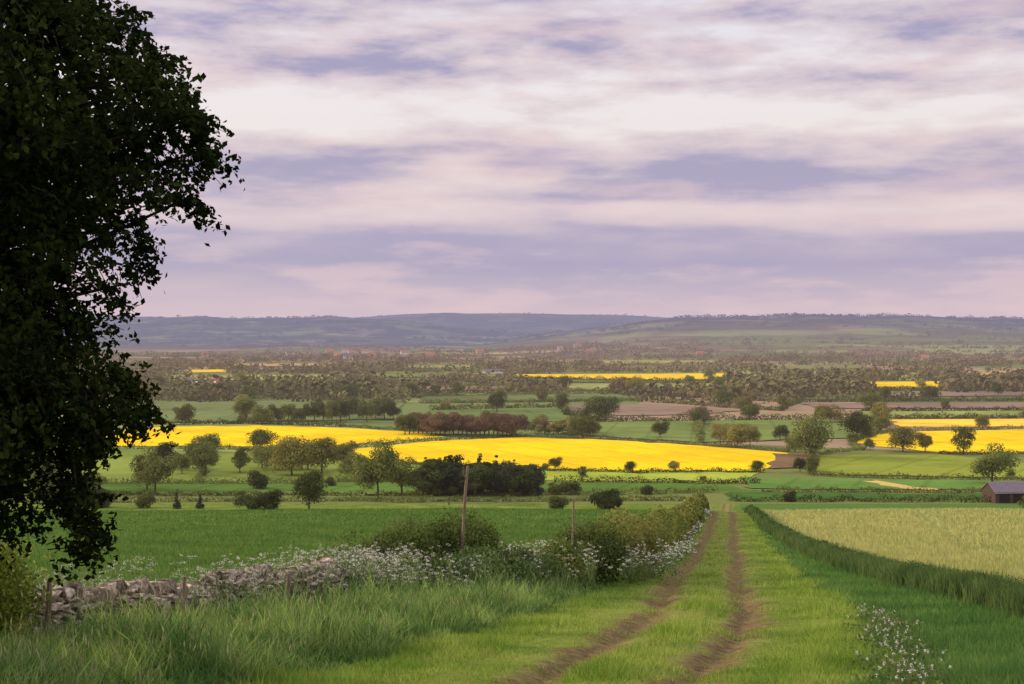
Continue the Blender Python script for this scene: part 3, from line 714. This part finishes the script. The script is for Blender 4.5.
t=R.uniform(.1,1.05,(nt,nlv));P=B0[:,None,:]+D[:,None,:]*(t*Lt[:,None])[:,:,None];P[:,:,2]-=(t**2)*Lt[:,None]*.35
P=P+R.normal(size=P.shape)*.035;P=P.reshape(-1,3)
nn=rndunit(len(P))+np.array([0,0,.3]);nn/=np.linalg.norm(nn,axis=1)[:,None]
ni=30000;zi=R.uniform(-1.9,7.5,ni);ai=R.uniform(0,6.283,ni);ri=rad(zi)*np.sqrt(R.uniform(0,.64,ni));PI=np.stack([np.cos(ai)*ri,np.sin(ai)*ri,zi],1)
Va,Fa=leafquads(P,nn,R.uniform(.028,.06,len(P)),.62);Vi,Fi=leafquads(PI,rndunit(ni),R.uniform(.07,.13,ni),.7)
Vc,Fc,mi=merge([(Va,Fa,0),(Vi,Fi,0)])
gzt=float(gz(TX,TY,False))
tree=bpy.data.objects.new('tree',None);COL.objects.link(tree);tree.location=(TX,TY,gzt)
Vc=Vc-np.array([0,0,gzt])
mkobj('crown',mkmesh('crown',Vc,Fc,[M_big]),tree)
tp=[(*tube([(0,0,-.2),(.05,0,1.5),(-.05,.05,4),(.05,0,7),(0,0,11)],[.42,.32,.27,.17,.04],12),0)]
hang=[np.array(CL[nclump+j])-np.array([0,0,gzt]) for j in (6,8,9,10,11)]
tp.append((*tube(hang,[.03,.022,.016,.01,.004],5),0))
for c in list(CL[:nclump:2])+list(CL[nclump:nclump+8]):
    z0=max(1.3,(c[2]-gzt)*random.uniform(.45,.8));e=c-np.array([0,0,gzt]);mdl=np.array([e[0]*.45,e[1]*.45,z0+(e[2]-z0)*.65])
    tp.append((*tube([(0,0,z0),mdl,e],[.09,.05,.012],5),0))
for i in range(0,nt,4):
    a=B0[i]-np.array([0,0,gzt]);e=a+D[i]*Lt[i];e[2]-=.35*Lt[i];tp.append((*tube([a-D[i]*.2,a+D[i]*Lt[i]*.5,e],[.007,.005,.003],3),0))
Vt,Ft,mi=merge(tp)
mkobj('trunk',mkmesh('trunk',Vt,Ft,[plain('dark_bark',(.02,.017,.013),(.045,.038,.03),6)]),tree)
meta(tree,'large dark leafy tree overhanging the stone wall','tree')

# ---------------------------------------------------------------- buildings
M_roofs=plain('slate_roof',(.14,.12,.14),(.20,.17,.19),2);M_brick=plain('brick_wall',(.45,.24,.15),(.55,.31,.2),2);M_clad=plain('timber_cladding',(.055,.04,.033),(.09,.065,.05),2)
M_pale=plain('pale_render',(.6,.55,.5),(.75,.7,.66),2);M_bay_shade=plain('painted_bay_shade',(.015,.012,.01),(.03,.025,.02),2);M_tile=plain('clay_tile_roof',(.36,.17,.11),(.46,.22,.14),2);M_glass=plain('dark_glass',(.03,.035,.045),(.05,.055,.07),2)
def gable(w,dp,hw,hr,ov=.3,th=.25):
    x,y=w/2+ov,dp/2+ov;V=[]
    for zz in (0,-th):
        V+=[(-x,-y,hw+zz-.1),(x,-y,hw+zz-.1),(x,0,hw+hr+zz),(-x,0,hw+hr+zz),(x,y,hw+zz-.1),(-x,y,hw+zz-.1)]
    Fc=[(0,1,2,3),(3,2,4,5),(9,8,7,6),(11,10,8,9),(0,6,7,1),(4,10,11,5),(1,7,8,2),(2,8,10,4),(3,9,6,0),(5,11,9,3)]
    return np.array(V,float),np.array(Fc)
def walls(w,dp,hw,hr):
    x,y=w/2,dp/2;V=np.array([(-x,-y,-.5),(x,-y,-.5),(x,y,-.5),(-x,y,-.5),(-x,-y,hw),(x,-y,hw),(x,y,hw),(-x,y,hw),(-x,0,hw+hr-.28),(x,0,hw+hr-.28)])
    return V,[np.array([(0,1,5,4),(2,3,7,6)]),np.array([(1,2,6,9,5),(3,0,4,8,7)])]
def house(px,py,w,dp,hw,hr,mw,mr,label,cat='house',name='house',ang=None,win=True):
    x,yy=W(px,py);o=bpy.data.objects.new(name,None);COL.objects.link(o);o.location=(x,yy,float(gz(x,yy)));o.rotation_euler=(0,0,ang if ang is not None else random.uniform(-.5,.5))
    Vw_,Fw_=walls(w,dp,hw,hr);mkobj('wall',mkmesh('wall',Vw_,Fw_,[mw]),o)
    Vr,Fr=gable(w,dp,hw,hr);r=mkobj('roof',mkmesh('roof',Vr,Fr,[mr]),o)
    if win:
        Vk,Fk=boxvf(w*.32,w*.32+.9,-.4,.4,hw+hr*.55,hw+hr+1.);mkobj('chimney',mkmesh('chimney',Vk,Fk,[M_brick]),r)
        for xx in (-w*.3,w*.28):
            for zz in (1.,3.4):
                if zz+1.2<hw:
                    Vq,Fq=boxvf(xx-.55,xx+.55,-dp/2-.04,-dp/2+.05,zz,zz+1.2);mkobj('window',mkmesh('window',Vq,Fq,[M_glass]),o)
        Vq,Fq=boxvf(-.5,.5,-dp/2-.05,-dp/2+.05,0,2.1);mkobj('door',mkmesh('door',Vq,Fq,[M_clad]),o)
    meta(o,label,cat,group='village houses' if cat=='house' else None)
    return o
b=house(1012,503,15,9,3.6,2.6,M_clad,M_roofs,'dark timber-clad field barn with grey roof and open bays','barn','barn',ang=.12,win=False)
for i in range(3):
    Vq,Fq=boxvf(-6.2+i*4.3,-6.2+i*4.3+3.3,-4.58,-4.3,0,3.0);mkobj('bay_shade_panel',mkmesh('bay_shade_panel',Vq,Fq,[M_bay_shade]),b)  # near-black panels on the wall paint in the shade of open bays
Vq,Fq=boxvf(-7.6,7.6,-4.75,-4.62,3.1,3.4);mkobj('fascia_board',mkmesh('fascia_board',Vq,Fq,[M_pale]),b)
house(493,374,26,10,4,2.5,M_pale,M_roofs,'long white farm building among trees','barn','farm_building',.1,False)
house(203,388,24,12,4,2.5,M_roofs,M_pale,'low farm shed with pale roof','barn','farm_building',.2,False)
house(218,386,14,10,5,3,M_brick,M_tile,'red brick farmhouse among trees',win=True)
house(190,384,12,8,4,3,M_pale,M_roofs,'pale farm outbuilding beside trees','barn','farm_building',-.2,False)
for q in [(345,354),(352,356),(358,353),(338,358),(366,355),(330,355),(405,356),(430,358),(560,354),(578,353),(590,356),(480,355),(290,356),(250,358),(205,359),(700,357),(925,362),(348,360),(372,359),(318,359)]:
    house(*q,random.uniform(14,24),9,8,6,random.choice([M_brick,M_brick,M_pale]),random.choice([M_tile,M_tile,M_roofs]),'brick village house with pitched roof among trees')

# ---------------------------------------------------------------- world
EL=math.radians(16);AZ=math.radians(-68)
w=bpy.data.worlds.new('World');scene.world=w;w.use_nodes=True;w.node_tree.nodes.clear();t=T(w.node_tree)
sky=t.n('ShaderNodeTexSky',sky_type='NISHITA');sky.sun_disc=False;sky.sun_elevation=EL;sky.sun_rotation=AZ
tc=t.n('ShaderNodeTexCoord');sp=t.n('ShaderNodeSeparateXYZ');t.L.new(tc.outputs['Generated'],sp.inputs[0]);dx,dy,dz=sp.outputs
hl=t.m('SQRT',t.m('ADD',t.m('MULTIPLY',dx,dx),t.m('MULTIPLY',dy,dy)))
v=t.m('DIVIDE',dz,t.m('MAXIMUM',hl,.05));v=t.m('MAXIMUM',v,0.)
den=t.m('ADD',t.m('MAXIMUM',dz,0.),.12)
p1=t.comb(t.m('DIVIDE',dx,den),t.m('DIVIDE',dy,den),0.)
pl=t.comb(t.m('MULTIPLY',dx,3.2),t.m('MULTIPLY',dy,1.),t.m('MULTIPLY',v,22.))
warp=t.m('MULTIPLY',t.m('SUBTRACT',t.noise(pl,.9,3,.5),.5),.05)
vb=t.m('ADD',v,warp)
def g(a):return (a,a,a)
band=t.ramp(t.m('MULTIPLY',vb,4.),[(0,g(.70)),(.1,g(.80)),(.19,g(.95)),(.27,g(.88)),(.32,g(.50)),(.355,g(.46)),(.39,g(.82)),(.47,g(.86)),(.53,g(.62)),(.575,g(.18)),(.64,g(.12)),(.70,g(.48)),(.78,g(.68)),(.86,g(.60)),(.94,g(.56)),(1.,g(.5))])
n1=t.noise(p1,1.3,5,.5,.1)
pl2=t.comb(t.m('MULTIPLY',dx,8.),t.m('MULTIPLY',dy,3.),t.m('MULTIPLY',v,42.));n2=t.noise(pl2,1.05,6,.5,.1)
pl3=t.comb(t.m('MULTIPLY',dx,28.),t.m('MULTIPLY',dy,9.),t.m('MULTIPLY',v,100.));n3=t.noise(pl3,1.1,5,.55,.1)
dn=t.m('ADD',t.m('ADD',t.m('MULTIPLY',t.m('SUBTRACT',n1,.5),1.1),t.m('MULTIPLY',t.m('SUBTRACT',n2,.5),1.7)),t.m('MULTIPLY',t.m('SUBTRACT',n3,.5),t.ss(v,.1,.2,.35,.9)))
atten=t.ss(v,.03,.13,.12,1.)
dens=t.ss(t.m('ADD',band,t.m('MULTIPLY',dn,atten)),.12,1.0)
bright=t.ramp(t.m('MULTIPLY',v,4.),[(0,lin(224,200,208)),(.25,lin(234,216,220)),(.5,lin(244,232,230)),(.7,lin(243,236,238)),(1.,lin(230,228,240))])
mauve=t.ramp(t.m('MULTIPLY',v,4.),[(0,lin(212,190,204)),(.08,lin(198,182,200)),(.2,lin(176,168,196)),(.35,lin(178,169,197)),(.6,lin(172,164,193)),(1.,lin(165,162,196))])
mauve=t.mix(t.ss(t.noise(pl2,1.2,5,.55),.45,.66,0.,.6),mauve,lin(226,200,206))
edge=t.m('MULTIPLY',t.m('MULTIPLY',dens,t.m('SUBTRACT',1.,dens)),1.4)
c=t.mix(dens,bright,mauve)
c=t.mix(edge,c,lin(240,212,208))
up=t.ss(v,.26,.9,10.,21.)  # sky above the view is brightened to add light to the scene
c10=t.mix(1.,c,t.comb(up,up,up),'MULTIPLY')
fin=t.mix(.94,sky.outputs[0],c10)
bg=t.n('ShaderNodeBackground');t.L.new(fin,bg.inputs[0]);bg.inputs[1].default_value=.1
o=t.n('ShaderNodeOutputWorld');t.L.new(bg.outputs[0],o.inputs[0])
sl=bpy.data.lights.new('sun','SUN');sl.energy=4.4;sl.angle=math.radians(2.5);sl.color=(1,.76,.52)
so=bpy.data.objects.new('sun',sl);COL.objects.link(so)
dirv=Vector((math.sin(AZ)*math.cos(EL),math.cos(AZ)*math.cos(EL),math.sin(EL)));so.rotation_euler=dirv.to_track_quat('Z','Y').to_euler()
cam=bpy.data.cameras.new('camera');cam.lens=50;cam.sensor_width=36;cam.clip_end=40000;cam.clip_start=.1;cam.shift_y=-7/1024
co=bpy.data.objects.new('camera',cam);COL.objects.link(co);co.location=(0,0,0);co.rotation_euler=(math.radians(90),0,0);scene.camera=co
